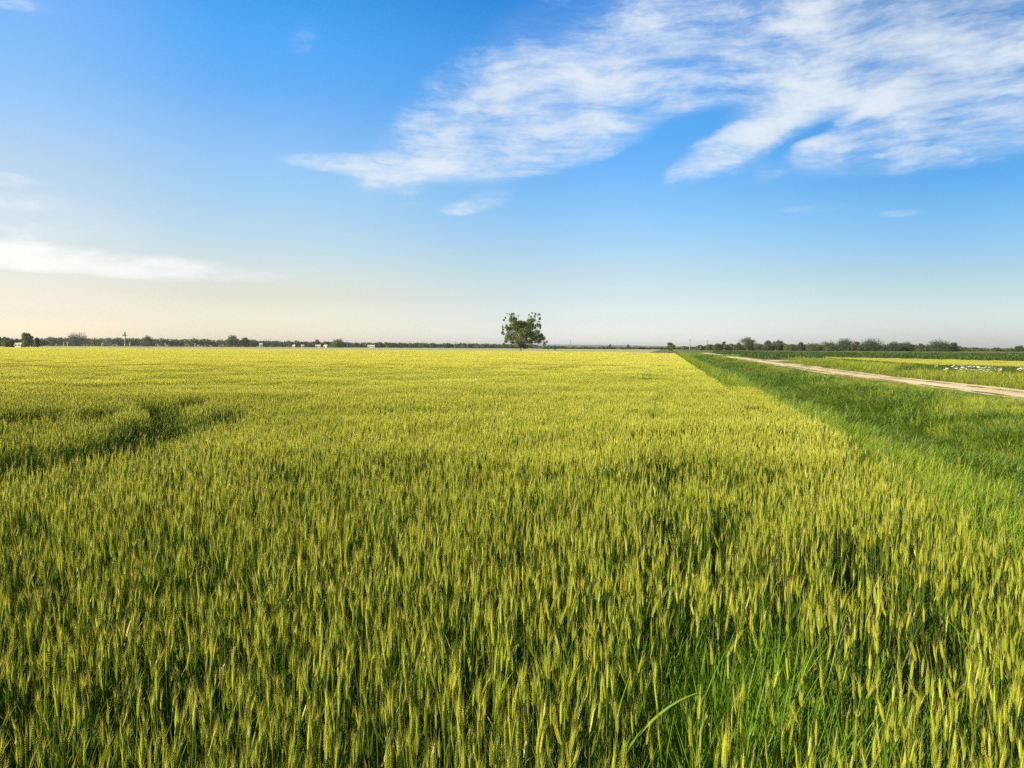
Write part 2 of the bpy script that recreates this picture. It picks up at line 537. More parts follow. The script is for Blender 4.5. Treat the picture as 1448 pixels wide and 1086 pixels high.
def stalk(mb, r, base=(0, 0), h=.63, lod=0, lean=None):
    """a wheat stalk: stem, blades, bearded ear; materials 0 ear, 1 awn, 2 stem, 3 leaf"""
    la = r.uniform(0, 2 * math.pi)
    lm = r.uniform(0.0, .07) if lean is None else lean
    bx, by = base
    tip = np.array([bx + math.cos(la) * lm * h, by + math.sin(la) * lm * h, h])
    mid = np.array([bx + math.cos(la) * lm * h * .35, by + math.sin(la) * lm * h * .35, h * .55])
    d = tip - mid
    d /= np.linalg.norm(d)
    nod = r.uniform(0.0, .11) if r.random() < .84 else r.uniform(.15, .6)
    d = d + np.array([math.cos(la), math.sin(la), 0]) * nod
    d /= np.linalg.norm(d)
    a = np.cross(d, [0.3, 1, 0.1]); a /= np.linalg.norm(a)
    b = np.cross(d, a)
    ya = r.uniform(0, math.pi)
    a, b = a * math.cos(ya) + b * math.sin(ya), b * math.cos(ya) - a * math.sin(ya)
    el = r.uniform(.053, .076)
    if lod == 0:
        mb.tube([(bx, by, 0), mid, tip], [.0021, .0019, .0014], 4, 2, False)
        mb.tube([tip, tip + d * el * .5, tip + d * el], [.002, .0035, .0012], 4, 0, False)
        nsp = 9
        for i in range(nsp):
            for sgn in (-1, 1):
                t = (i + (0.5 if sgn > 0 else 0)) / nsp
                env = .55 + .45 * math.sin(math.pi * min(1, t * .8 + .2))
                c = tip + d * el * t + a * sgn * .0024 * env
                ax = d * .95 + a * sgn * .27
                ax /= np.linalg.norm(ax)
                L, W = .0130 * env, .0026 * env
                q = [c, c + ax * L * .45 + b * W, c + ax * L * .45 + a * sgn * W * .9, c + ax * L * .45 - b * W, c + ax * L * .45 - a * sgn * W * .6, c + ax * L]
                mb.add(q, [(0, 1, 2), (0, 2, 3), (0, 3, 4), (0, 4, 1), (5, 2, 1), (5, 3, 2), (5, 4, 3), (5, 1, 4)], 0)
        for i in range(15):
            t = r.uniform(.1, 1)
            o = tip + d * el * t
            side = a * r.uniform(-1, 1) + b * r.uniform(-.6, .6)
            e = o + d * r.uniform(.045, .075) + side * .019
            w = (a * r.uniform(-1, 1) + b * r.uniform(-1, 1))
            w = w / (np.linalg.norm(w) + 1e-6) * .00038
            mb.add([o - w, o + w, e], [(0, 1, 2)], 1)
    else:
        wf = 1.0 if lod == 1 else 1.2
        mb.tube([(bx, by, .05), tip], [.0022 * wf, .0017 * wf], 3, 2, False)
        mb.tube([tip, tip + d * el * .35, tip + d * el * .75, tip + d * el * 1.08], [.0028 * wf, .0050 * wf, .0042 * wf, .001], 4, 1 if r.random() < (.05 if lod == 1 else .48) else 0, False)  # share of ears in awn colour grows with distance: sunlit brightness put into colour
        for i in range(7 if lod == 1 else 6):
            o = tip + d * el * r.uniform(.2, 1)
            side = a * r.uniform(-1, 1) + b * r.uniform(-1, 1)
            e = o + d * r.uniform(.045, .075) + side * .02
            w = np.cross(d, side)
            w = w / (np.linalg.norm(w) + 1e-6) * (.0007 if lod == 1 else .0020)
            mb.add([o - w, o + w, e], [(0, 1, 2)], 1)
    nl = 4 if lod == 0 else (3 if lod == 1 else 2)
    for i in range(nl):
        z = h * (.76 - .2 * i) * r.uniform(.85, 1.0)
        k = z / h
        c = (bx + (tip[0] - bx) * k, by + (tip[1] - by) * k, z)
        blade(mb, c, r.uniform(0, 2 * math.pi), r.uniform(.11, .20), r.uniform(.007, .011) * (1 if lod < 2 else 1.4), r.uniform(.05, .6) if r.random() < .75 else r.uniform(.6, 1.6), r.uniform(0, .25),
              5 if lod == 0 else (3 if lod == 1 else 2), 4 if (i >= 1 and r.random() < .07) else 3, r.uniform(1.15, 1.45))


def grass_clump(r, n, spread, lmin, lmax, width, seg, mats=(0,), droop=(.0, .35), bend=(.1, .9), dry=0.0):
    mb = MB()
    for i in range(n):
        a, q = r.uniform(0, 2 * math.pi), spread * math.sqrt(r.uniform(0, 1))
        yaw = a + r.gauss(0, 1.1)
        m = mats[-1] if r.random() < dry else mats[0]
        blade(mb, (q * math.cos(a), q * math.sin(a), -.03), yaw, r.uniform(lmin, lmax), width * r.uniform(.7, 1.25), r.uniform(*bend), r.uniform(*droop), seg, m, r.uniform(1.1, 1.5))
    return mb


def vnoise(x, y, s, seed=0):
    """cheap smooth value noise for placing plants"""
    x, y = np.asarray(x) / s + 37.1 * seed, np.asarray(y) / s + 11.7 * seed
    xi, yi = np.floor(x), np.floor(y)
    fx, fy = x - xi, y - yi
    fx, fy = fx * fx * (3 - 2 * fx), fy * fy * (3 - 2 * fy)

    def h(a, b):
        q = np.sin(a * 127.1 + b * 311.7 + seed * 74.7) * 43758.5453
        return q - np.floor(q)
    return (h(xi, yi) * (1 - fx) + h(xi + 1, yi) * fx) * (1 - fy) + (h(xi, yi + 1) * (1 - fx) + h(xi + 1, yi + 1) * fx) * fy


# ------------------------------------------------------------------ ground
PROFILE = [(-4000, 0), (1.9, 0), (2.5, .03), (3.6, -.05), (4.5, -.38), (5.6, -.42), (7.0, -.05), (8.5, .10), (10, .2), (14.6, .2), (17, .12), (22, .05), (28, 0), (4000, 0)]


def ground_z(v):
    return np.interp(v, [p[0] for p in PROFILE], [p[1] for p in PROFILE])


def sheet(name, us, vs, zf, mat, label=None):
    mb = MB()
    UU, VV = np.meshgrid(us, vs, indexing='ij')
    X, Y = uv2xy(UU, VV)
    Z = zf(UU, VV)
    V = np.stack([X, Y, Z], -1).reshape(-1, 3)
    nu, nv = len(us), len(vs)
    F = [(i * nv + j, (i + 1) * nv + j, (i + 1) * nv + j + 1, i * nv + j + 1)[::-1] for i in range(nu - 1) for j in range(nv - 1)]
    mb.add(V, F)
    o = mb.build(name, mat, smooth=True)
    tag(o, label, None, None, 'structure')
    return o


us = np.unique(np.concatenate([[-300, -60], np.arange(-20, 40, 1.5), np.arange(40, 200, 8), [250, 350, 500, 800, 1500, 3000, 6000, 9500]]))
vs = np.unique(np.concatenate([[-9000, -2000, -500, -100, -20, -5], np.arange(0, 30, .5), [40, 80, 200, 600, 2000, 9000]]))
sheet('ground', us, vs, lambda u, v: ground_z(v) + (vnoise(u, v, 1.3, 3) - .5) * .06 * (np.abs(v - 12.4) > 3), M_VERGE)
us_r = np.unique(np.concatenate([np.arange(-15, 60, .8), np.arange(60, 260, 4)]))


def road_c(u):
    return np.interp(u, [-15, 25, 38, 52, 80, 150, 260], [13.2, 13.0, 12.5, 11.7, 11.8, 11.9, 12.0])


def road_z(u, v):
    t = (v - road_c(u)) / 1.55
    rut = -.022 * np.exp(-((np.abs(v - road_c(u)) - .8) / .28) ** 2)
    return .215 + rut + .03 * np.exp(-(t / .25) ** 2) + (vnoise(u, v, .5, 5) - .5) * .02


mbx = MB()
vr = np.linspace(-1, 1, 15)
RV = []
for u in us_r:
    wl = road_c(u) - 1.42 + (vnoise(u, 0, 3.0, 8) - .5) * .7
    wr = road_c(u) + 1.42 + (vnoise(u, 9, 4.0, 9) - .5) * .7
    vv = wl + (vr + 1) / 2 * (wr - wl)
    x, y = uv2xy(np.full_like(vv, u), vv)
    z = road_z(np.full_like(vv, u), vv)
    RV.append(np.stack([x, y, z], -1))
RV = np.array(RV)
nv = 15
mbx.add(RV.reshape(-1, 3), [(i * nv + j, i * nv + j + 1, (i + 1) * nv + j + 1, (i + 1) * nv + j) for i in range(len(us_r) - 1) for j in range(nv - 1)])
tag(mbx.build('dirt_road', M_ROAD, smooth=True), 'pale sandy farm track running to the horizon beside the grass verge', None, None, 'structure')
sheet('side_track', np.arange(99, 111, 1.0), np.arange(12.8, 21.0, .5), lambda u, v: .225 + (vnoise(u, v, .7, 4) - .5) * .02 - .012 * (v - 14), M_ROAD, 'short pale dirt spur branching off the farm track')
sheet('wheat_soil', np.array([-60, -20, 0, 20, 60, 150, 330.]), np.array([-500, -200, -50, -10, 0, 2.25]), lambda u, v: .006 + 0 * u + .03 * (v < 1.8) * 1.0, M_SOIL)

# far pale field behind the wheat, far hills
mb = MB()
q = [spot(-200, 330), spot(560, 238), spot(905, 190), spot(935, 700), spot(500, 880), spot(-200, 880)]
mb.add([(p.x, p.y, .05) for p in q], [(0, 1, 2, 3, 4, 5)])
tag(mb.build('far_field', M_PALE), 'pale stubble field beyond the far edge of the wheat', None, None, 'structure')
mb = MB()
n = 80
V, F = [], []
for i in range(n + 1):
    px = 560 + 520 * i / n
    hgt = 10 + 16 * float(vnoise(px, 0, 90, 2)) * math.sin(math.pi * i / n) ** .6
    p0, p1 = spot(px, 6500), spot(px, 7600)
    V += [(p0.x, p0.y, -2), (p0.x, (p0.y + p1.y) / 2, hgt * math.sin(math.pi * i / n) ** .4), (p1.x, p1.y, -2)]
for i in range(n):
    for j in range(2):
        F.append((i * 3 + j, i * 3 + 3 + j, i * 3 + 4 + j, i * 3 + 1 + j))
mb.add(V, F)
tag(mb.build('hills', M_HILL, smooth=True), 'low bluish ridge on the far horizon', None, None, 'structure')

# ------------------------------------------------------------------ the wheat
# image points of the trampled trails on the left, carried onto the ear tops
CANOPY = .64


def in_frame(x, y, margin):
    return (np.abs(x) < .82 * y + margin) & (y > .35)


def field_far(x):
    """distance of the far edge of the wheat"""
    return np.interp(x, [-400, -190, -60, 0, 22, 34, 60], [400, 300, 246, 224, 195, 160, 110])


trails = []
for pts, w in [([(-60, 692), (0, 676), (60, 664)], .30), ([(60, 664), (130, 650), (185, 636), (220, 622), (238, 606)], .46), ([(238, 606), (238, 594), (224, 584), (208, 577)], .22),
               ([(-60, 614), (0, 607), (34, 600), (50, 593)], .40), ([(108, 606), (132, 597), (150, 587)], .26), ([(296, 608), (316, 601), (324, 592)], .26), ([(252, 583), (266, 578), (276, 572)], .22)]:
    g = [ground_at(a, b, CANOPY - .12) for a, b in pts]
    trails.append(([(p.x, p.y) for p in g], w))


def trail_mask(x, y):
    m = np.zeros_like(x)
    for pts, w in trails:
        for (x0, y0), (x1, y1) in zip(pts[:-1], pts[1:]):
            dx, dy = x1 - x0, y1 - y0
            t = np.clip(((x - x0) * dx + (y - y0) * dy) / (dx * dx + dy * dy), 0, 1)
            d = np.hypot(x - x0 - t * dx, y - y0 - t * dy)
            m = np.maximum(m, np.clip(1.5 - d / w, 0, 1))
    return m


def near_zone(x, y):
    return (y + 5.0 * (vnoise(x, y, 1.1, 51) - .5) < NEAR + 1.2) | ((y < 18.8) & (x < -2.2 - .12 * y))


GREEN_SPOT = ground_at(1060, 960, .6)


def weedy(x, y):
    """0..1: how much green grass replaces wheat in the near right foreground"""
    u, v = xy2uv(x, y)
    a = np.exp(-(((x - GREEN_SPOT.x) / .44) ** 2 + ((y - GREEN_SPOT.y) / .62) ** 2))
    return np.clip(a * 1.35, 0, 1)


r_ = random.Random(11)
temps, P, RZ, TI, SC, PK = [], [], [], [], [], []
n0 = 24
for k in range(n0):
    mb = MB()
    stalk(mb, r_, h=r_.uniform(.50, .60), lod=0)
    temps.append(mb)
# near: every stalk
NEAR = 9.0
rows = np.arange(-21, 3.1, .10)
pp = []
for v in rows:
    us0 = np.arange(-2.0, 21, .0185)
    us0 = us0 + rng.normal(0, .012, len(us0))
    vv = v + rng.normal(0, .026, len(us0))
    x, y = uv2xy(us0, vv)
    pp.append(np.stack([x, y, vv], -1))
pp = np.concatenate(pp)
x, y, vv = pp.T
keep = in_frame(x, y, 1.7) & near_zone(x, y) & (y > .75)
# thin places: along the wheel lane, random holes, the weedy spot, and the ragged edge at the verge
hole = vnoise(x, y, .42, 21) * .6 + vnoise(x, y, .17, 22) * .4
lane = np.exp(-((vv - .02) / .10) ** 2) + np.exp(-((vv + 1.75) / .09) ** 2) * .6
prob = np.clip(1.25 - np.clip((hole - .58) / .10, 0, 1) * 1.1, .06, 1)
prob *= 1 - .75 * np.clip(lane, 0, 1) * (vnoise(x, y, .9, 31) > .42)
prob *= 1 - .80 * weedy(x, y)
prob *= np.clip((2.32 - vv + (vnoise(x, y, .5, 13) - .5) * .6 + (vnoise(x, y, 1.7, 14) - .5) * .6) / .3, .035 * (vv < 3.0), 1)
tmk = np.clip(trail_mask(x, y) * 1.6, 0, 1)
prob *= 1 - .55 * tmk
keep &= rng.random(len(x)) < prob * .82
x, y, tmk = x[keep], y[keep], tmk[keep]
n = len(x)
hs = 1.0 + (vnoise(x, y, 1.6, 41) - .5) * .16 + rng.normal(0, .07, n) - (rng.random(n) < .2) * rng.uniform(.05, .25, n)
P.append(np.stack([x, y, np.full(n, .03)], -1)); RZ.append(rng.random(n) * 6.283)
hs = hs * (1 - .55 * tmk * rng.uniform(.7, 1.1, n))
TI.append(rng.normal(0, .035, (n, 2)) + tmk[:, None] * rng.normal(.1, .35, (n, 2))); SC.append(np.stack([np.ones(n), np.ones(n), hs], -1)); PK.append(rng.integers(0, n0, n))
print('near stalks', n)
# middle: tiles of rows
TL1 = .46
n1 = 6
for k in range(n1):
    mb = MB()
    for row in range(5):
        vv0 = -TL1 / 2 + (row + .5) * TL1 / 5
        for j in range(22):
            stalk(mb, r_, (vv0 + r_.gauss(0, .026), -TL1 / 2 + (j + r_.random()) * TL1 / 22), r_.uniform(.49, .60), 1)
    temps.append(mb)
MID = 34.0


def tiles(tl, y0, y1, jitter, margin, n_first, n_kinds, vmax=2.3):
    uu = np.arange(y0 * .6 - 8, y1 * 1.35 + 20, tl)
    vv = np.arange(-y1 * 1.0 - 10, vmax + .01, tl) + (vmax % tl) - tl / 2
    U, Vv = np.meshgrid(uu, vv)
    U, Vv = U.ravel(), Vv.ravel()
    x, y = uv2xy(U, Vv)
    k = in_frame(x, y, margin) & (y >= y0) & (y < y1) & (y < field_far(x)) & (Vv < vmax)
    x, y, Vv = x[k], y[k], Vv[k]
    return x, y, Vv


# beyond 24 m the tiles change gradually to simpler ones, block by block
bx_, by_, bv_ = tiles(1.38, 22.0, 330, 0, 6.0, 0, 0)
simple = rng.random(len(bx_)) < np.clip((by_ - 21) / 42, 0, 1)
x, y, vv = tiles(TL1, NEAR - 2.6, 22.9, 0, 2.0, n0, n1)
k = ~(near_zone(x, y) & near_zone(x - .3, y + .35) & near_zone(x + .3, y + .35) & near_zone(x - .3, y - .35) & near_zone(x + .3, y - .35))
x, y, vv = x[k], y[k], vv[k]
fx, fy, fv = [x], [y], [vv]
for i in (-1, 0, 1):
    for j in (-1, 0, 1):
        du, dv = i * TL1, j * TL1
        ox, oy = uv2xy(du, dv)
        fx.append(bx_[~simple] + ox); fy.append(by_[~simple] + oy); fv.append(bv_[~simple] + dv)
x, y, vv = np.concatenate(fx), np.concatenate(fy), np.concatenate(fv)
tm = trail_mask(x, y)
lane = (np.abs(vv - .02) < .24) & (vnoise(x, y, 1.6, 31) > .5)
keep = (rng.random(len(x)) > .75 * tm) & ((vv < 1.8) | (rng.random(len(x)) > .2 * (vnoise(x, y, 2.2, 14) < .5)))
x, y, tm, lane = x[keep], y[keep], tm[keep], lane[keep]
n = len(x)
hs = (1.0 + (vnoise(x, y, 2.2, 41) - .5) * .16 + (vnoise(x, y, .8, 42) - .5) * .10) * (1 - .38 * tm) * (1 - .07 * lane)
P.append(np.stack([x + rng.normal(0, .02, n), y + rng.normal(0, .02, n), np.full(n, .03)], -1))
RZ.append(-RA + math.pi * rng.integers(0, 2, n))
TI.append(rng.normal(0, .02, (n, 2)) + np.stack([tm * .12, tm * .12], -1)); SC.append(np.stack([np.ones(n), np.ones(n), hs], -1)); PK.append(n0 + rng.integers(0, n1, n))
print('mid tiles', n)
# far: larger tiles of simpler stalks, many ears coloured paler for the sunlit distance
TL2 = 1.38
n2 = 5
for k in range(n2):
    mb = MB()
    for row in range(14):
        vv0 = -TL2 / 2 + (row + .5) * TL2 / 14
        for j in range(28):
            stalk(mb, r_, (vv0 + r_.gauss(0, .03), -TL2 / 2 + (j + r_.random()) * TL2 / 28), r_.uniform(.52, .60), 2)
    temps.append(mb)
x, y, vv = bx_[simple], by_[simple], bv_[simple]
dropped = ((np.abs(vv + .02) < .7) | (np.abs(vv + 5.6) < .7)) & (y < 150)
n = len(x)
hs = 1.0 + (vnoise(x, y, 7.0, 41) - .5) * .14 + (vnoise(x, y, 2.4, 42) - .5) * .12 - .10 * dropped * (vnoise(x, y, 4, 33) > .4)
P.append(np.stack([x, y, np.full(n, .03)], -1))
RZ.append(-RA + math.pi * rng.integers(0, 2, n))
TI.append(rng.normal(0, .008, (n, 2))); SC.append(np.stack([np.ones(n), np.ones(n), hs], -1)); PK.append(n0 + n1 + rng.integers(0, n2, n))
print('far tiles', n)
# the yellow strip of wheat across the track uses the same tiles
poly = [(120, 22.5), (92, 38), (74, 58), (62, 70), (56, 62), (66, 26), (72, 22.5)]


def inside(U, V, poly):
    c = np.zeros(len(U), dtype=bool)
    j = len(poly) - 1
    for i in range(len(poly)):
        (ui, vi), (uj, vj) = poly[i], poly[j]
        hit = ((vi > V) != (vj > V)) & (U < (uj - ui) * (V - vi) / (vj - vi + 1e-12) + ui)
        c ^= hit
        j = i
    return c


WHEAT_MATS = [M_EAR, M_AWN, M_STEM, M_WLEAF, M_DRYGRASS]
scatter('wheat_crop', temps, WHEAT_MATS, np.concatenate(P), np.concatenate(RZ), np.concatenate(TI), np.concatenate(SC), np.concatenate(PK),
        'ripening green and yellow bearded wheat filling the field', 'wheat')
U, V = np.meshgrid(np.arange(48, 124, TL2), np.arange(22, 72, TL2))
U, V = U.ravel(), V.ravel()
k = inside(U, V, poly)
x, y = uv2xy(U[k], V[k])
n = len(x)
scatter('wheat_strip', temps[-n2:], [M_EAR, M_STRIP, M_STEM, M_WLEAF, M_DRYGRASS], np.stack([x, y, np.zeros(n) + .03], -1), -RA + math.pi * rng.integers(0, 2, n), rng.normal(0, .01, (n, 2)),
        np.stack([np.ones(n), np.ones(n), .82 + rng.normal(0, .05, n)], -1), rng.integers(0, n2, n), 'narrow yellow strip of wheat across the dirt track on the right', 'wheat')

# ------------------------------------------------------------------ grasses
r_ = random.Random(5)


def area_points(u0, u1, v0, v1, dens_near, y_ref=8.0, dmin=2.0, margin=1.5):
    """random points, thinner with distance; returns x, y, v, size factor"""
    n = int((u1 - u0) * (v1 - v0) * dens_near)
    u, v = rng.uniform(u0, u1, n), rng.uniform(v0, v1, n)
    x, y = uv2xy(u, v)
    p = np.clip(y_ref / np.maximum(y, .1), dmin / dens_near, 1)
    k = (rng.random(n) < p) & in_frame(x, y, margin)
    return x[k], y[k], v[k], u[k], 1 / np.sqrt(p[k])


def plant(name, temps, mats, x, y, v, size, hsc, label, cat, zoff=0.0, pick=None):
    n = len(x)
    s = np.stack([size, size, hsc], -1)
    return scatter(name, temps, mats, np.stack([x, y, ground_z(v) + zoff], -1), rng.random(n) * 6.283, rng.normal(0, .10, (n, 2)), s, rng.integers(0, len(temps), n) if pick is None else pick, label, cat)


# bright tall grass along the wheat, and the green tufts in the near wheat
gt = [grass_clump(r_, 26, .10, .40, .85, .0105, 5, (0, 1), (.0, .30), (.1, .8), .10) for _ in range(6)]
for mb in gt[:3]:                  # a few flowering stems with loose heads
    for i in range(2):
        a, h = r_.uniform(0, 6.28), r_.uniform(.75, 1.0)
        top = Vector((math.cos(a) * .12, math.sin(a) * .12, h))
        mb.tube([(0, 0, 0), top * .6, top], [.0018, .0016, .001], 3, 1, False)
        for j in range(9):
            c = top * (.8 + .2 * j / 8)
            blade(mb, c, r_.uniform(0, 6.28), r_.uniform(.04, .08), .005, .4, .1, 2, 1, 1.1)
gt += [grass_clump(r_, 22, .09, .45, .80, .0115, 6, (2,), (.0, .22), (.05, .7)) for _ in range(4)]
x, y, v, u, s = area_points(0, 175, 1.0, 4.4, 46, 7, 5)
k = rng.random(len(x)) < np.clip((4.2 - v + (vnoise(x, y, .8, 3) - .5) * .8) / .5, 0, 1) * np.clip((v - 2.2 + (vnoise(x, y, 2.2, 14) < .5) * .45) / .25 + .25, .04, 1)
x, y, v, s = x[k], y[k], v[k], np.minimum(s[k], 2.4)
n = len(x)
hs = (.70 + (vnoise(x, y, 1.1, 6) - .5) * .5 + rng.normal(0, .08, n)) * np.interp(v, [1.8, 2.4, 3.2, 4.2], [.9, 1.0, .8, .5])
# tufts within the wheat
m = 700
wx, wy = GREEN_SPOT.x + rng.normal(0, .36, m), GREEN_SPOT.y + rng.normal(0, .48, m)
kk = (rng.random(m) < .45) & (wy > 1.0)
wx, wy = wx[kk], wy[kk]
ex, ey = rng.uniform(-6, 4, 260), rng.uniform(1.6, 9, 260)
kk = in_frame(ex, ey, .5) & (xy2uv(ex, ey)[1] < 1.8)
wx, wy = np.concatenate([wx, ex[kk]]), np.concatenate([wy, ey[kk]])
x, y, v = np.concatenate([x, wx]), np.concatenate([y, wy]), np.concatenate([v, xy2uv(wx, wy)[1]])
s = np.concatenate([s, np.full(len(wx), .8)])
hs = np.concatenate([hs, .80 + rng.normal(0, .12, len(wx))])
print('tall grass', len(x))
pick = np.concatenate([rng.integers(0, 6, len(x) - len(wx)), rng.integers(6, 10, len(wx))])
plant('tall_grass', gt, [M_GRASS, M_YGRASS, M_WEED], x, y, v, s, hs, 'bright green tall grass along the edge of the wheat', 'grass', 0.0, pick)
# dense dark weeds with flopping leaves in the ditch
gt = [grass_clump(r_, 30, .13, .30, .62, .019, 5, (0,), (.15, .75), (.3, 1.3)) for _ in range(6)]
x, y, v, u, s = area_points(0, 180, 4.0, 9.2, 34, 12, 4)
k = rng.random(len(x)) < np.clip(1.15 - y / 90, .35, 1) * np.clip((8.4 - v + (vnoise(x, y, 2, 3) - .5) * 2.5) / 1.5, 0, 1)
x, y, v, s = x[k], y[k], v[k], np.minimum(s[k], 2.6)
hs = .85 + (vnoise(x, y, 1.2, 16) - .5) * .6 + rng.normal(0, .1, len(x))
print('ditch', len(x))
plant('ditch_weeds', gt, [M_DARKGRASS], x, y, v, s, hs, 'dense dark green weeds in the shallow ditch', 'weeds')
# yellower grass up to the track, with some dry stalks
gt = [grass_clump(r_, 30, .12, .25, .55, .011, 4, (0, 1), (.0, .35), (.1, .9), .10) for _ in range(6)]
x, y, v, u, s = area_points(0, 230, 6.0, 12.0, 36, 16, 4)
off = road_c(u) - 1.6 - v
k = rng.random(len(x)) < np.clip((v - 6.2 + (vnoise(x, y, 2.5, 3) - .5) * 3) / 2.0 + .05, 0, 1) * np.maximum(np.clip((off + (vnoise(x, y, 2, 3) - .5) * .9) / .4, 0, 1), .10 * (vnoise(u, v, .9, 77) > .62) * (off > -3.4))
x, y, v, s, off = x[k], y[k], v[k], np.minimum(s[k], 2.6), off[k]
s = np.where(off < 1.2, np.minimum(s, 1.3), s)
hs = (.72 + (vnoise(x, y, 1.5, 26) - .5) * .5 + rng.normal(0, .1, len(x))) * np.interp(off, [-.1, 0, .8, 2.0, 3.5], [.12, .18, .30, .6, 1.0])
plant('roadside_grass', gt, [M_YGRASS, M_DRYGRASS], x, y, v, s, hs, 'yellowish green grass on the bank below the track', 'grass')
# weeds beyond the track
gt = [grass_clump(r_, 34, .16, .35, .85, .012, 4, (0, 1), (.05, .5), (.2, 1.1), .14) for _ in range(5)]
x, y, v, u, s = area_points(8, 121, 13.0, 24.0, 14, 26, 3, 3)
off = v - road_c(u) - 1.6
col = 724 + FPX * x / y
k = ~((u > 99) & (u < 110) & (v < 19)) & (rng.random(len(x)) < np.clip((off + (vnoise(x, y, 2, 3) - .5) * .7) / .6, 0, 1)) & ((u < 96) | (v > 16.5)) & ~((col > 1310) & (y > 46.5))
x, y, v, s, u, off = x[k], y[k], v[k], np.minimum(s[k], 2.0), u[k], off[k]
hs = (.66 + (vnoise(x, y, 2.5, 36) - .5) * .7 + rng.normal(0, .12, len(x))) * np.interp(off, [0, 1, 4, 10], [.45, .8, 1, .75])
print('weeds', len(x))
plant('weed_verge', gt, [M_YGRASS, M_DRYGRASS], x, y, v, s, hs, 'rough yellow green weeds beyond the dirt track', 'weeds')
# dark low plants and white flowers in front of the yellow strip
gt = [grass_clump(r_, 26, .2, .3, .6, .03, 3, (0,), (.1, .5), (.3, 1.2)) for _ in range(4)]
col, y = rng.uniform(1270, 1560, 3600), rng.uniform(50, 62, 3600)
x = (col - 724) / FPX * y
U, V = xy2uv(x, y)
plant('dark_weeds', gt, [M_CROP], x, y, V, np.ones(len(x)), 1.0 + rng.normal(0, .16, len(x)), 'dark low plants in front of the yellow wheat strip', 'weeds')


def flower_tmpl(r):
    mb = MB()
    for i in range(3):
        a, q = r.uniform(0, 6.28), r.uniform(0, .3)
        bx, by, h = q * math.cos(a), q * math.sin(a), r.uniform(.45, .75)
        mb.tube([(bx, by, 0), (bx + .02, by, h)], [.006, .004], 3, 0, False)
        V, F = [(bx + .02, by, h + .03)], []
        for j in range(8):
            b = 6.283 * j / 8
            rr = r.uniform(.07, .12)
            V.append((bx + .02 + rr * math.cos(b), by + rr * math.sin(b), h + r.uniform(-.02, .02)))
        for j in range(8):
            F.append((0, 1 + j, 1 + (j + 1) % 8))
        mb.add(V, F, 1)
    return mb


gt = [flower_tmpl(r_) for _ in range(4)]
col, y = rng.uniform(1318, 1560, 220), rng.uniform(46.5, 55, 220)
x = (col - 724) / FPX * y
k = (vnoise(x, y, 1.3, 71) > .50) & (rng.random(220) < np.clip((col - 1300) / 110, .15, 1))
x, y = x[k], y[k]
U, V = xy2uv(x, y)
plant('white_flowers', gt, [M_DARKGRASS, M_FLOWER], x, y, V, rng.uniform(.6, 1.2, len(x)), rng.uniform(.6, 1.05, len(x)), 'scattered white flower heads among the dark weeds on the right', 'flowers')

# the dark green crop field on the right
def crop_tmpl(r):
    mb = MB()
    for i in range(150):
        x0, y0 = r.uniform(-1.5, 1.5), r.uniform(-1.5, 1.5)
        blade(mb, (x0, y0, r.uniform(.2, .5)), r.uniform(0, 6.28), r.uniform(.35, .7), r.uniform(.07, .12), r.uniform(.3, 1.3), r.uniform(.1, .5), 3, 0, r.uniform(.9, 1.4))
    return mb


gt = [crop_tmpl(r_) for _ in range(4)]
U, V = np.meshgrid(np.arange(66, 330, 2.4), np.arange(15.6, 260, 2.4))
U, V = U.ravel() + rng.normal(0, .3, U.size), V.ravel() + rng.normal(0, .3, V.size)
x, y = uv2xy(U, V)
far_edge = np.interp(x, [20, 60, 160], [330, 240, 200])
k = ~inside(U, V, poly) & in_frame(x, y, 8) & (y < far_edge) & (U > np.interp(V, [15, 22.5, 38, 58, 70, 100], [119, 125, 96, 78, 67, 54]))
x, y, V = x[k], y[k], V[k]
n = len(x)
plant('green_crop', gt, [M_CROP], x, y, V, np.ones(n) * 1.05, np.full(n, .78) + rng.normal(0, .03, n), 'dark green low crop field beyond the yellow strip', 'crop')
# green headland along the far edge of the wheat
gt = [grass_clump(r_, 60, 1.0, .5, 1.0, .05, 3, (0,), (.0, .4), (.1, .9)) for _ in range(4)]
xs = rng.uniform(-230, 45, 2600)
x, y = xs, field_far(xs) + rng.uniform(1, 9, 2600)
plant('headland_grass', gt, [M_GRASS], x, y, np.zeros(2600) - 10, np.full(2600, 1.2), .62 + rng.normal(0, .08, 2600), 'strip of dark green grass along the far edge of the wheat', 'grass')

# single long blades that stand out near the camera
def long_leaf(px, py, ang, length, width, label):
    p = ground_at(px, py, .50)
    mb = MB()
    blade(mb, (0, 0, 0), 0, length, width, .7, .10, 12, 0, 1.05)
    o = mb.build('long_leaf', M_GRASS)
    o.location = (p.x, p.y, .47)
    o.rotation_euler = (0, 0, ang)
    return tag(o, label, 'grass blade', 'long blades of grass in the near wheat')


long_leaf(868, 1080, R(10), .42, .017, 'broad pale green blade arching right above the near wheat at the bottom')
long_leaf(1420, 1010, R(100), .50, .009, 'narrow green blade leaning out of the near wheat at the right')


# ------------------------------------------------------------------ trees
def leaf_cloud(mb, center, radii, n, size, r, flat=.8):
    c = np.array(center)
    d = r.normal(size=(n, 3))
    d /= np.linalg.norm(d, axis=1)[:, None]
    rad = r.random(n) ** .45
    p = c + d * rad[:, None] * np.array(radii)
    nrm = d * .7 + r.normal(size=(n, 3)) * .8 + np.array([0, 0, .4])
    nrm /= np.linalg.norm(nrm, axis=1)[:, None]
    a = np.cross(nrm, r.normal(size=(n, 3)))
    a /= np.linalg.norm(a, axis=1)[:, None]
    b = np.cross(nrm, a)
    s = size * r.uniform(.6, 1.3, n)[:, None]
    q = np.stack([p - a * s, p - b * s * .62, p + a * s, p + b * s * .62], 1)
    mb.quads(q)


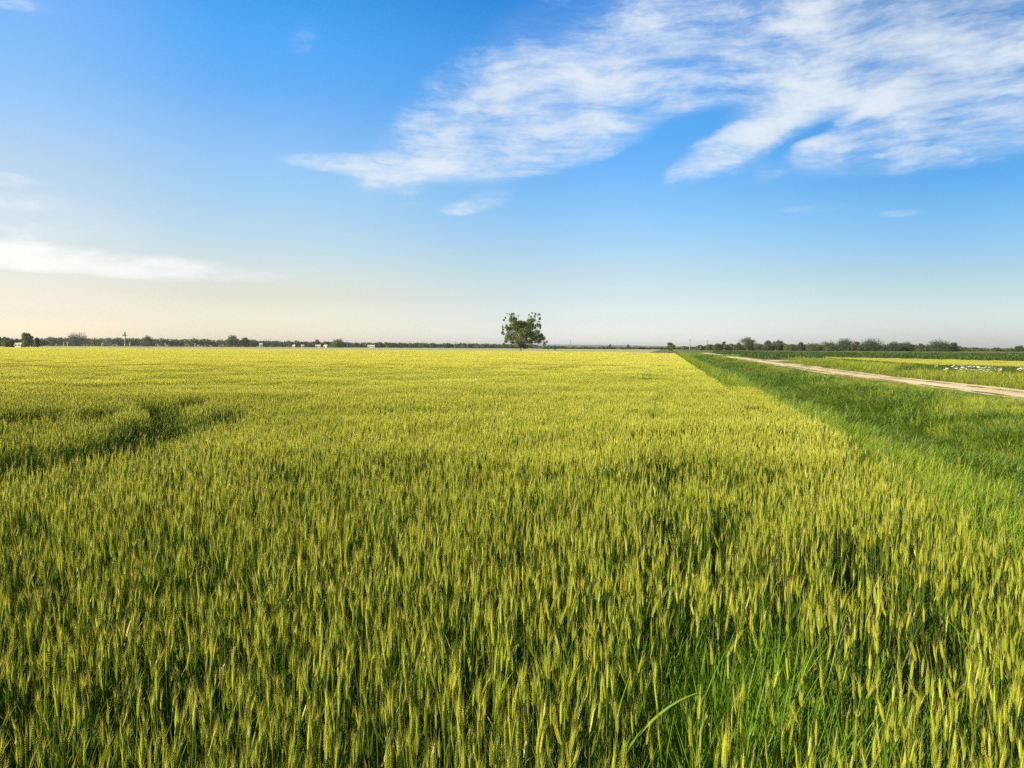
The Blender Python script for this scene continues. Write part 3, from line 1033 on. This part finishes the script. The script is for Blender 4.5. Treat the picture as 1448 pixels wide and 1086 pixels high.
def crown(r, w, h, base, leaf, n_clumps, n_leaves, top_bias=0.0):
    """clumps spread through an uneven dome of width w from z=base to z=h"""
    mb = MB()
    cs = []
    for i in range(n_clumps):
        a = r.uniform(0, 6.283)
        t = r.random()
        z = base + (h - base) * (.12 + .76 * t)
        prof = math.sqrt(max(.05, 1 - ((t - .42) / .62) ** 2))
        q = w / 2 * prof * math.sqrt(r.random()) * .78
        rr = w * r.uniform(.14, .24)
        cs.append(((q * math.cos(a), q * math.sin(a), z), (rr, rr, rr * r.uniform(.65, .95))))
    tot = sum(c[1][0] ** 2 for c in cs)
    for c, rd in cs:
        leaf_cloud(mb, c, rd, max(12, int(n_leaves * rd[0] ** 2 / tot)), leaf, r)
    leaf_cloud(mb, (0, 0, base + (h - base) * .5), (w * .36, w * .36, (h - base) * .40), n_leaves // 4, leaf, r)
    return mb, cs


def tree(name, px, dist, w_px, top_px, label, cat='tree', mat=None, base_frac=.18, seed=None, clumps=14, leaves=900, trunk_r=None, group=None, leaf=None):
    """a tree standing at photograph column px, dist metres away; w_px wide, its top top_px pixels above the horizon"""
    r = np.random.default_rng(seed if seed is not None else int(px * 13 + dist))
    s = dist / FPX
    w, h = w_px * s, top_px * s + CAM_Z
    t = empty(name, spot(px, dist), label, cat, group)
    mb, cs = crown(r, w, h, h * base_frac, leaf or max(.22, .55 * s), clumps, leaves)
    mb.build('crown', mat or M_TREE2, t)
    tb = MB()
    tr = trunk_r or max(.12, h * .025)
    top = h * (.45 + .2 * base_frac)
    tb.tube([(0, 0, -.1), (tr * .3, 0, top * .5), (0, tr * .4, top)], [tr * 1.25, tr, tr * .6], 8)
    for c, rd in cs[:6]:
        c = Vector(c)
        st = Vector((0, 0, top * r.uniform(.5, .95)))
        tb.tube([st, st.lerp(c, .5) + Vector((0, 0, h * .02)), c], [tr * .45, tr * .3, tr * .1], 5)
    tb.build('trunk', M_BARK, t)
    return t


# the lone tree in the middle of the picture
LD = 245.0
ls = LD / FPX / 13.58
lone = empty('lone_tree', spot(735.5, LD), 'large solitary tree with a sparse forked crown at the far edge of the wheat', 'tree')
LONE = [  # zoomed picture x, y, radius x, radius z, leaves, spread in depth
    (620, 420, 130, 95, 420, 0), (520, 400, 90, 80, 240, -60), (730, 420, 100, 85, 280, 70), (560, 520, 110, 80, 260, 90), (690, 530, 110, 90, 280, -90),
    (470, 420, 70, 70, 150, 40), (440, 300, 45, 45, 90, -20), (500, 280, 50, 55, 80, 50), (830, 310, 75, 40, 150, 0), (800, 380, 70, 60, 160, -60),
    (850, 430, 80, 50, 160, 50), (960, 400, 50, 40, 80, 0), (400, 600, 60, 75, 190, 0), (360, 660, 45, 55, 90, 80), (440, 660, 60, 50, 110, -80),
    (800, 540, 80, 60, 200, 90), (870, 590, 90, 70, 240, -70), (900, 660, 85, 70, 220, 60), (1000, 600, 60, 40, 100, 0), (1050, 650, 55, 38, 90, 30),
    (1025, 575, 25, 28, 40, 0), (950, 520, 55, 35, 80, 0), (1130, 715, 17, 26, 24, 0), (1080, 750, 30, 45, 50, 0), (980, 710, 50, 40, 60, -40), (760, 710, 70, 45, 120, 40),
    (820, 720, 40, 45, 60, -20), (560, 650, 80, 60, 130, 60), (640, 600, 80, 60, 120, -100), (470, 735, 45, 25, 50, 0), (300, 770, 34, 28, 36, 0), (340, 715, 30, 30, 36, 0),
    (275, 540, 28, 28, 40, 0), (300, 575, 25, 20, 24, 0), (285, 480, 22, 25, 20, 0), (280, 430, 16, 40, 22, 0), (360, 445, 40, 32, 50, 0), (300, 300, 17, 22, 18, 0),
    (330, 260, 14, 28, 14, 0), (470, 185, 35, 26, 34, 0), (440, 230, 22, 36, 26, 0), (405, 185, 14, 12, 8, 0), (360, 180, 12, 10, 6, 0), (578, 224, 14, 12, 8, 0), (540, 270, 26, 20, 16, 0),
    (845, 165, 22, 10, 12, 0), (905, 185, 20, 24, 20, 0), (970, 195, 30, 22, 26, 0), (890, 232, 18, 18, 14, 0), (990, 275, 24, 32, 28, 0), (785, 200, 18, 12, 10, 0), (820, 240, 24, 16, 14, 0),
    (970, 330, 26, 12, 12, 0), (1000, 440, 20, 30, 24, 0), (350, 400, 22, 22, 14, 0), (620, 345, 60, 35, 90, 0), (700, 350, 40, 30, 50, 20), (600, 790, 60, 40, 60, 60), (710, 800, 50, 50, 80, 0), (640, 730, 60, 60, 80, 90), (520, 600, 70, 60, 120, 40), (560, 720, 60, 45, 80, -60), (700, 650, 60, 50, 90, 60), (410, 480, 60, 60, 100, 60), (740, 600, 60, 45, 90, -40), (600, 600, 70, 60, 120, 100),
]
rl = np.random.default_rng(3)
mb = MB()
tips = []
for zx, zy, rx, rz, n, dy in LONE:
    c = ((zx - 620) * ls, dy * ls + rl.normal(0, 45) * ls, (925 - zy) * ls)
    leaf_cloud(mb, c, (rx * ls * 1.18, max(rx, 45) * ls * 1.2, rz * ls * 1.18), int(n * 3.6), .17, rl)
    tips.append((Vector(c), n))
mb.build('crown', M_TREE, lone)
tb = MB()
tb.tube([(0, 0, -.2), (.08, 0, 1.6), (-.05, .1, 3.6), (.1, 0, 6.0), (.0, .1, 8.2)], [.36, .27, .22, .15, .06], 10)
for c, n in tips:
    z0 = min(6.5, max(1.6, c.z * .45 + rl.uniform(-.3, .3)))
    st = Vector((.03, 0, z0))
    if (c - st).length < .8:
        continue
    md_ = st.lerp(c, .5) + Vector((0, 0, .06 * (c - st).length))
    tb.tube([st, md_, c], [.10 + .00015 * n, .07, .025], 5)
tb.build('trunk', M_BARK, lone)

# round bush standing alone at the start of the ditch
tree('round_bush', 948, 400, 12.5, 8.6, 'single rounded dark bush at the far end of the grass verge', 'bush', M_TREE, .02, 91, 16, 1500)
# left group
tree('farm_tree', 40, 420, 19, 17.5, 'tallest dark tree at far left rising beside the white shed', 'tree', M_TREE2, .04, 12, 18, 6600)
tree('farm_bush', 14, 415, 15, 6.5, 'low dark rounded bush left of the white shed', 'bush', M_TREE2, .0, 13, 12, 3600)
tree('farm_tree', 9, 470, 13, 12, 'pointed tree behind the low bush at the far left edge', 'tree', M_TREE2, .05, 14, 10, 2700)
tree('farm_tree', 53, 425, 9, 11, 'small dark tree touching the right side of the tallest tree at far left', 'tree', M_TREE2, .05, 15, 10, 2400)
tree('farm_tree', -1, 440, 7, 13, 'tree cut by the left edge of the picture', 'tree', M_TREE2, .05, 16, 9, 2100)
FW = 900.0
tree('wide_tree', 76, FW, 26, 10.5, 'broad flat topped tree behind the pale poles at left', 'tree', M_TREE3, .05, 21, 12, 2700)
tree('wide_tree', 110, FW, 40, 13, 'widest smooth topped clump of tree crown right of the pale poles', 'tree', M_TREE3, .03, 22, 18, 4500)
tree('wide_tree', 208, FW + 20, 20, 12.5, 'rounded tree with a slightly brown top right of the tufted tree', 'tree', M_TREE3, .03, 23, 12, 2400)
tree('wide_tree', 329, FW - 60, 24, 14.5, 'tall rounded tree standing out of the left tree belt at its middle', 'tree', M_TREE3, .03, 24, 12, 2700)
tree('wide_tree', 346, FW - 50, 18, 11, 'lower tree with a knob top just right of the tall rounded tree', 'tree', M_TREE3, .03, 25, 12, 2400)
tree('wide_tree', 448, FW + 10, 12, 9, 'small round topped tree right of the low village houses', 'tree', M_TREE3, .03, 26, 9, 1500)
tree('wide_tree', 479, FW - 40, 24, 8.6, 'wide dark tree right of the last pale house of the village', 'tree', M_TREE3, .03, 27, 12, 2400)
tree('wide_tree', 538, FW - 80, 9, 5.5, 'squat dark tree in front of the pale low house', 'tree', M_TREE3, .0, 28, 9, 1500)
# tufted thin tree left of the leaning pole
tt = empty('tufted_tree', spot(177, 850), 'thin tall tree with a ragged tuft on a bare sunlit trunk', 'tree')
s = 850 / FPX
tb = MB()
tb.tube([(0, 0, -.1), (.2, 0, 4), (.5, 0, 9), (.3, 0, 14 * s + 1)], [.9, .8, .7, .35], 8)
tb.build('trunk', solid_mat('ivy_trunk', [(.16, .17, .04), (.26, .25, .07)], .8, .9), tt)
mb = MB()
rt = np.random.default_rng(4)
for cx, cz, rx, rz in ((0.2, 14.5, 1.2, 1.6), (-1.4, 12.6, 1.5, .8), (.9, 12.3, .9, 1.2), (-.2, 5.6, 1.8, 1.6), (1.0, 4.0, 1.6, 1.8), (-1.0, 4.5, 1.2, 1.4)):
    leaf_cloud(mb, (cx, 0, cz), (rx, rx, rz), 90, .4, rt)
mb.build('crown', M_TREE2, tt)
# centre and right
for px, dist, w, tp, lab in [
    (862, 620, 4.5, 5.0, 'tiny pointed tree standing up from the low hedge right of the lone tree'),
    (851, 640, 4, 2.0, 'tiny rounded bush just left of the tiny pointed tree'),
    (888, 700, 9, 3.4, 'small spreading tree in the low hedge midway to the round bush'),
    (775, 420, 4, 3.0, 'small dark bush just right of the foot of the lone tree'),
    (784, 430, 5, 2.4, 'second small dark bush right of the foot of the lone tree'),
]:
    tree('hedge_bush', px, dist, w, tp, lab, 'bush', M_TREE2, .0, None, 8, 400)
RW = 520.0
for px, w, tp, lab, m in [
    (1014, 13, 4.2, 'low spreading tree at the left end of the right tree row', M_TREE2),
    (1023, 8, 9.0, 'lollipop shaped tree with a gap under its crown left in the right tree row', M_TREE2),
    (1044, 7, 7.0, 'narrow tree leaning on the left flank of the tallest tree of the right row', M_TREE2),
    (1056, 19, 12.4, 'tallest dome of the right tree row, left of centre', M_TREE2),
    (1074, 12, 5.5, 'low tree filling the dip right of the tallest dome', M_TREE2),
    (1086, 13, 9.0, 'left one of two paired trees with a shared foot right of the tallest dome', M_TREE2),
    (1099, 14, 9.6, 'right one of two paired trees with a darker right flank', M_TREE2),
    (1113, 13, 4.5, 'low pale green shrub right of the paired trees', M_TREE),
    (1132, 12, 6.8, 'small dark capped tree alone in the low middle of the right row', M_TREE3),
    (1150, 22, 4.0, 'low wide shrub between the dark capped tree and the broad crowns', M_TREE2),
    (1172, 20, 7.5, 'olive green tree at the left start of the broad crowns', M_TREE2),
    (1194, 26, 10.6, 'broadest dark crown of the right tree row', M_TREE3),
    (1210, 12, 8.2, 'lighter tree hugging the right side of the broadest dark crown', M_TREE2),
    (1232, 30, 8.8, 'flat dark tree below the mast in the right row', M_TREE3),
    (1266, 22, 7.6, 'left half of the twin crown between the mast and the small lone crown', M_TREE3),
    (1283, 18, 7.8, 'right half of the twin crown between the mast and the small lone crown', M_TREE3),
    (1301, 8.5, 6.6, 'small round crown with sky on both sides in the right row', M_TREE3),
    (1328, 30, 9.2, 'big dark dome near the right end of the tree row', M_TREE3),
    (1347, 12, 7.4, 'steep edged dark tree ending the right tree row', M_TREE3),
    (1441, 11, 3.6, 'low dark mound of tree at the right edge of the picture', M_TREE3),
]:
    if px == 1023:
        t = tree('row_tree', px, RW, w, tp, lab, 'tree', m, .55, None, 7, 500)
    else:
        tree('row_tree', px, RW + (px * 7 % 13) * 2, w * 1.3, tp * 1.25, lab, 'tree', m, .02, None, max(9, int(w * 1.0)), int(600 + w * 130))

# tree belts that read as one mass
def belt(name, spans, mat, label, leaf):
    mb = MB()
    r = np.random.default_rng(17)
    for px0, px1, dist, tops, step in spans:
        px = px0
        while px < px1:
            t = float(np.interp(px, [a for a, b in tops], [b for a, b in tops]))
            s = dist / FPX
            h = max(1.2, (t + r.normal(0, .55)) * s + CAM_Z)
            d = dist + r.uniform(-25, 25)
            p = spot(px, d)
            w = step * s * r.uniform(.9, 1.7)
            for k in range(3):
                leaf_cloud(mb, (p.x + r.normal(0, w * .3), p.y + r.normal(0, w * .3), h * (.3 + .2 * k)), (w * .75, w * .75, h * .32), 110, leaf, r)
            px += step * r.uniform(.5, .9)
    o = mb.build(name, mat)
    return tag(o, label, 'trees', None, 'stuff')


belt('tree_belt', [(-60, 60, 640, [(-60, 9), (20, 9), (40, 7), (60, 7)], 7),
                   (50, 360, 960, [(50, 9), (95, 9.5), (150, 9.5), (200, 10), (260, 9), (320, 9), (360, 7.5)], 7),
                   (350, 570, 1000, [(350, 6.5), (420, 6.5), (470, 6), (500, 5), (570, 5)], 6),
                   (565, 760, 1050, [(565, 4.8), (640, 4.2), (700, 3.6), (760, 3)], 5)], M_TREE3, 'long low belt of far trees along the left and middle horizon', .9)
belt('hedge', [(770, 1000, 760, [(770, 0.6), (860, .4), (930, .2), (1000, 1.8)], 4), (985, 1130, 560, [(985, 3), (1040, 5), (1130, 5)], 5),
               (1125, 1360, 565, [(1125, 5.2), (1250, 5.8), (1360, 4.2)], 5), (1350, 1540, 640, [(1350, 1.8), (1448, 1.2), (1540, 2)], 6)], M_TREE2, 'low hedge and scrub along the right horizon under the taller trees', .6)


# ------------------------------------------------------------------ buildings
def house(name, px, dist, w, d, h, roof_h, label, roof=None, rz=0.0, openings=2, cat='house'):
    t = empty(name, spot(px, dist), label, cat, None, rz)
    mb = MB()
    mb.box((-w / 2, -d / 2, 0), (w / 2, d / 2, h))
    mb.add([(-w / 2, -d / 2, h), (-w / 2, d / 2, h), (-w / 2, 0, h + roof_h * .96), (w / 2, -d / 2, h), (w / 2, d / 2, h), (w / 2, 0, h + roof_h * .96)], [(0, 2, 1), (3, 4, 5)])
    wl = mb.build('wall', M_WHITE, t)
    rb = MB()
    e, th = .35, .18
    for sg in (-1, 1):
        sl = roof_h / (d / 2)
        y1 = sg * (d / 2 + e)
        z1 = h - e * sl
        v = [(-w / 2 - e, y1, z1 + .02), (w / 2 + e, y1, z1 + .02), (w / 2 + e, 0, h + roof_h + .02), (-w / 2 - e, 0, h + roof_h + .02)]
        v += [(a, b, c + th) for a, b, c in v]
        rb.add(v, [(0, 1, 2, 3), (4, 5, 6, 7), (0, 1, 5, 4), (0, 3, 7, 4), (1, 2, 6, 5)])
    rb.build('roof', roof or M_ROOF, t)
    for i in range(openings):
        x = -w / 2 + w * (i + .5) / openings
        m = MB()
        if i == 0:
            m.box((x - .45, -d / 2 - .03, .05), (x + .45, -d / 2 + .02, 2.0))
            m.build('door', M_DARKGAP, t)
        else:
            m.box((x - .5, -d / 2 - .03, 1.0), (x + .5, -d / 2 + .02, 2.1))
            m.build('window', M_DARKGAP, t)
    return t


house('farm_shed', 26.5, 440, 5.6, 5, 1.8, .8, 'low white pale roofed shed between the dark bush and the tallest far left tree', M_ROOFPALE, 0, 3, 'shed')
house('village_house', 369, 880, 3, 4, 3.2, 1.4, 'small white gabled house highest on the left of the village', M_ROOFPALE, R(20), 1)
house('village_house', 416, 860, 2.4, 3, 2.0, .9, 'tiny white house alone in the middle of the village', M_ROOFPALE, R(-10), 1)
house('village_house', 427.5, 850, 2.4, 3, 1.9, .9, 'tiny white house right of the middle of the village', M_ROOFPALE, R(15), 1)
house('village_house', 450, 840, 5, 5, 1.9, 1.1, 'white long house beside the small round topped tree', M_ROOFPALE, R(8), 3)
house('village_house', 461, 835, 3.4, 4, 1.8, 1.2, 'pale house second right of the round topped tree', M_ROOFPALE, R(-14), 2)
house('village_house', 525, 830, 7, 6, 1.7, 1.3, 'wide pale low house left of the squat dark tree', M_ROOFPALE, R(5), 3)


# ------------------------------------------------------------------ poles
def pole(px, dist, top_px, label, mat, arms=1, r=.14, lean=0.0, name='utility_pole'):
    t = empty(name, spot(px, dist), label, 'pole')
    h = top_px * dist / FPX + CAM_Z
    mb = MB()
    mb.tube([(0, 0, -.2), (h * lean, 0, h)], [r * 1.25, r * .8], 8)
    mb.build('post', mat, t)
    for k in range(arms):
        m = MB()
        z = h - .5 - .9 * k
        x = lean * z
        m.box((x - 1.0, -.07 - r, z), (x + 1.0, .05 - r, z + .12))
        a = m.build('crossarm', mat, t)
        for xx in (-.9, 0, .9):
            m = MB()
            m.tube([(x + xx, -r, z + .12), (x + xx, -r, z + .34)], [.05, .035], 6)
            m.build('insulator', M_ROOFPALE, a)
    return t


for px, d, tp, lab, ln in [
    (80, 700, 1.2, 'shortest pale post at left, left of the paired pale poles', 0), (90.5, 700, 3.2, 'left one of the paired pale poles before the left tree belt', 0),
    (96, 690, 4.0, 'right one of the paired pale poles, the taller of the two', 0), (144.5, 720, 3.0, 'pale pole alone left of the tufted tree', 0),
    (184, 700, 4.0, 'leaning pale pole just right of the tufted tree', .03), (234, 720, 3.4, 'pale pole alone right of the rounded brown topped tree', 0),
    (276, 760, 3.0, 'pale thin pole left of the tall rounded tree in the left belt', 0)]:
    pole(px, d, tp, lab, M_POLE, 0 if px == 80 else 1, .26, ln)
for px, d, tp, lab in [
    (310.5, 800, 10.5, 'thin dark pole rising above the belt left of the tall rounded tree'), (383, 800, 10.5, 'thin dark pole above the village, left one of two'),
    (408.5, 800, 9.5, 'thin dark pole above the village, right one of two'), (471.5, 800, 10.5, 'thin dark pole above the trees left of the wide dark tree'),
    (491, 800, 8.3, 'thin dark pole at the right shoulder of the wide dark tree'), (579, 780, 8.0, 'thin dark pole left of the thin pole pair in the middle belt'),
    (598, 780, 7.0, 'thin dark pole midway between two others in the middle belt'), (643.5, 640, 7.5, 'thicker dark pole left of the lone tree, left one of two'),
    (661, 700, 7.0, 'thinner dark pole left of the lone tree, right one of two'), (806, 640, 10.0, 'thin dark pole right of the lone tree'),
    (872, 700, 3.2, 'short dark pole right of the tiny pointed tree')]:
    pole(px, d, tp, lab, M_WOODPOLE, 1, .16 if px != 643.5 else .24)
for px, d, tp, lab in [(975, 520, 12.0, 'tall grey pole right of the round bush, left one of two'), (999.2, 560, 11.0, 'tall grey pole right of the round bush, right one of two'),
                       (1241, 640, 15.0, 'slender grey mast above the flat dark tree of the right row')]:
    pole(px, d, tp, lab, M_GREYPOLE if px < 1200 else M_WOODPOLE, 1, .26 if px < 1200 else .3)


# ------------------------------------------------------------------ evening haze
HAZE = 0.00009
mb = MB()
mb.box((-14000, -3500, -6), (14000, 12500, 30))
hm, ht = new_mat('haze')
pv = N(ht, 'ShaderNodeVolumePrincipled')
pv.inputs['Color'].default_value = (.95, .91, .82, 1)
pv.inputs['Density'].default_value = HAZE
pv.inputs['Anisotropy'].default_value = .3
ho = N(ht, 'ShaderNodeOutputMaterial')
ht.links.new(pv.outputs[0], ho.inputs['Volume'])
hz = mb.build('haze', hm)
tag(hz, 'thin evening haze over the fields', None, None, 'stuff')
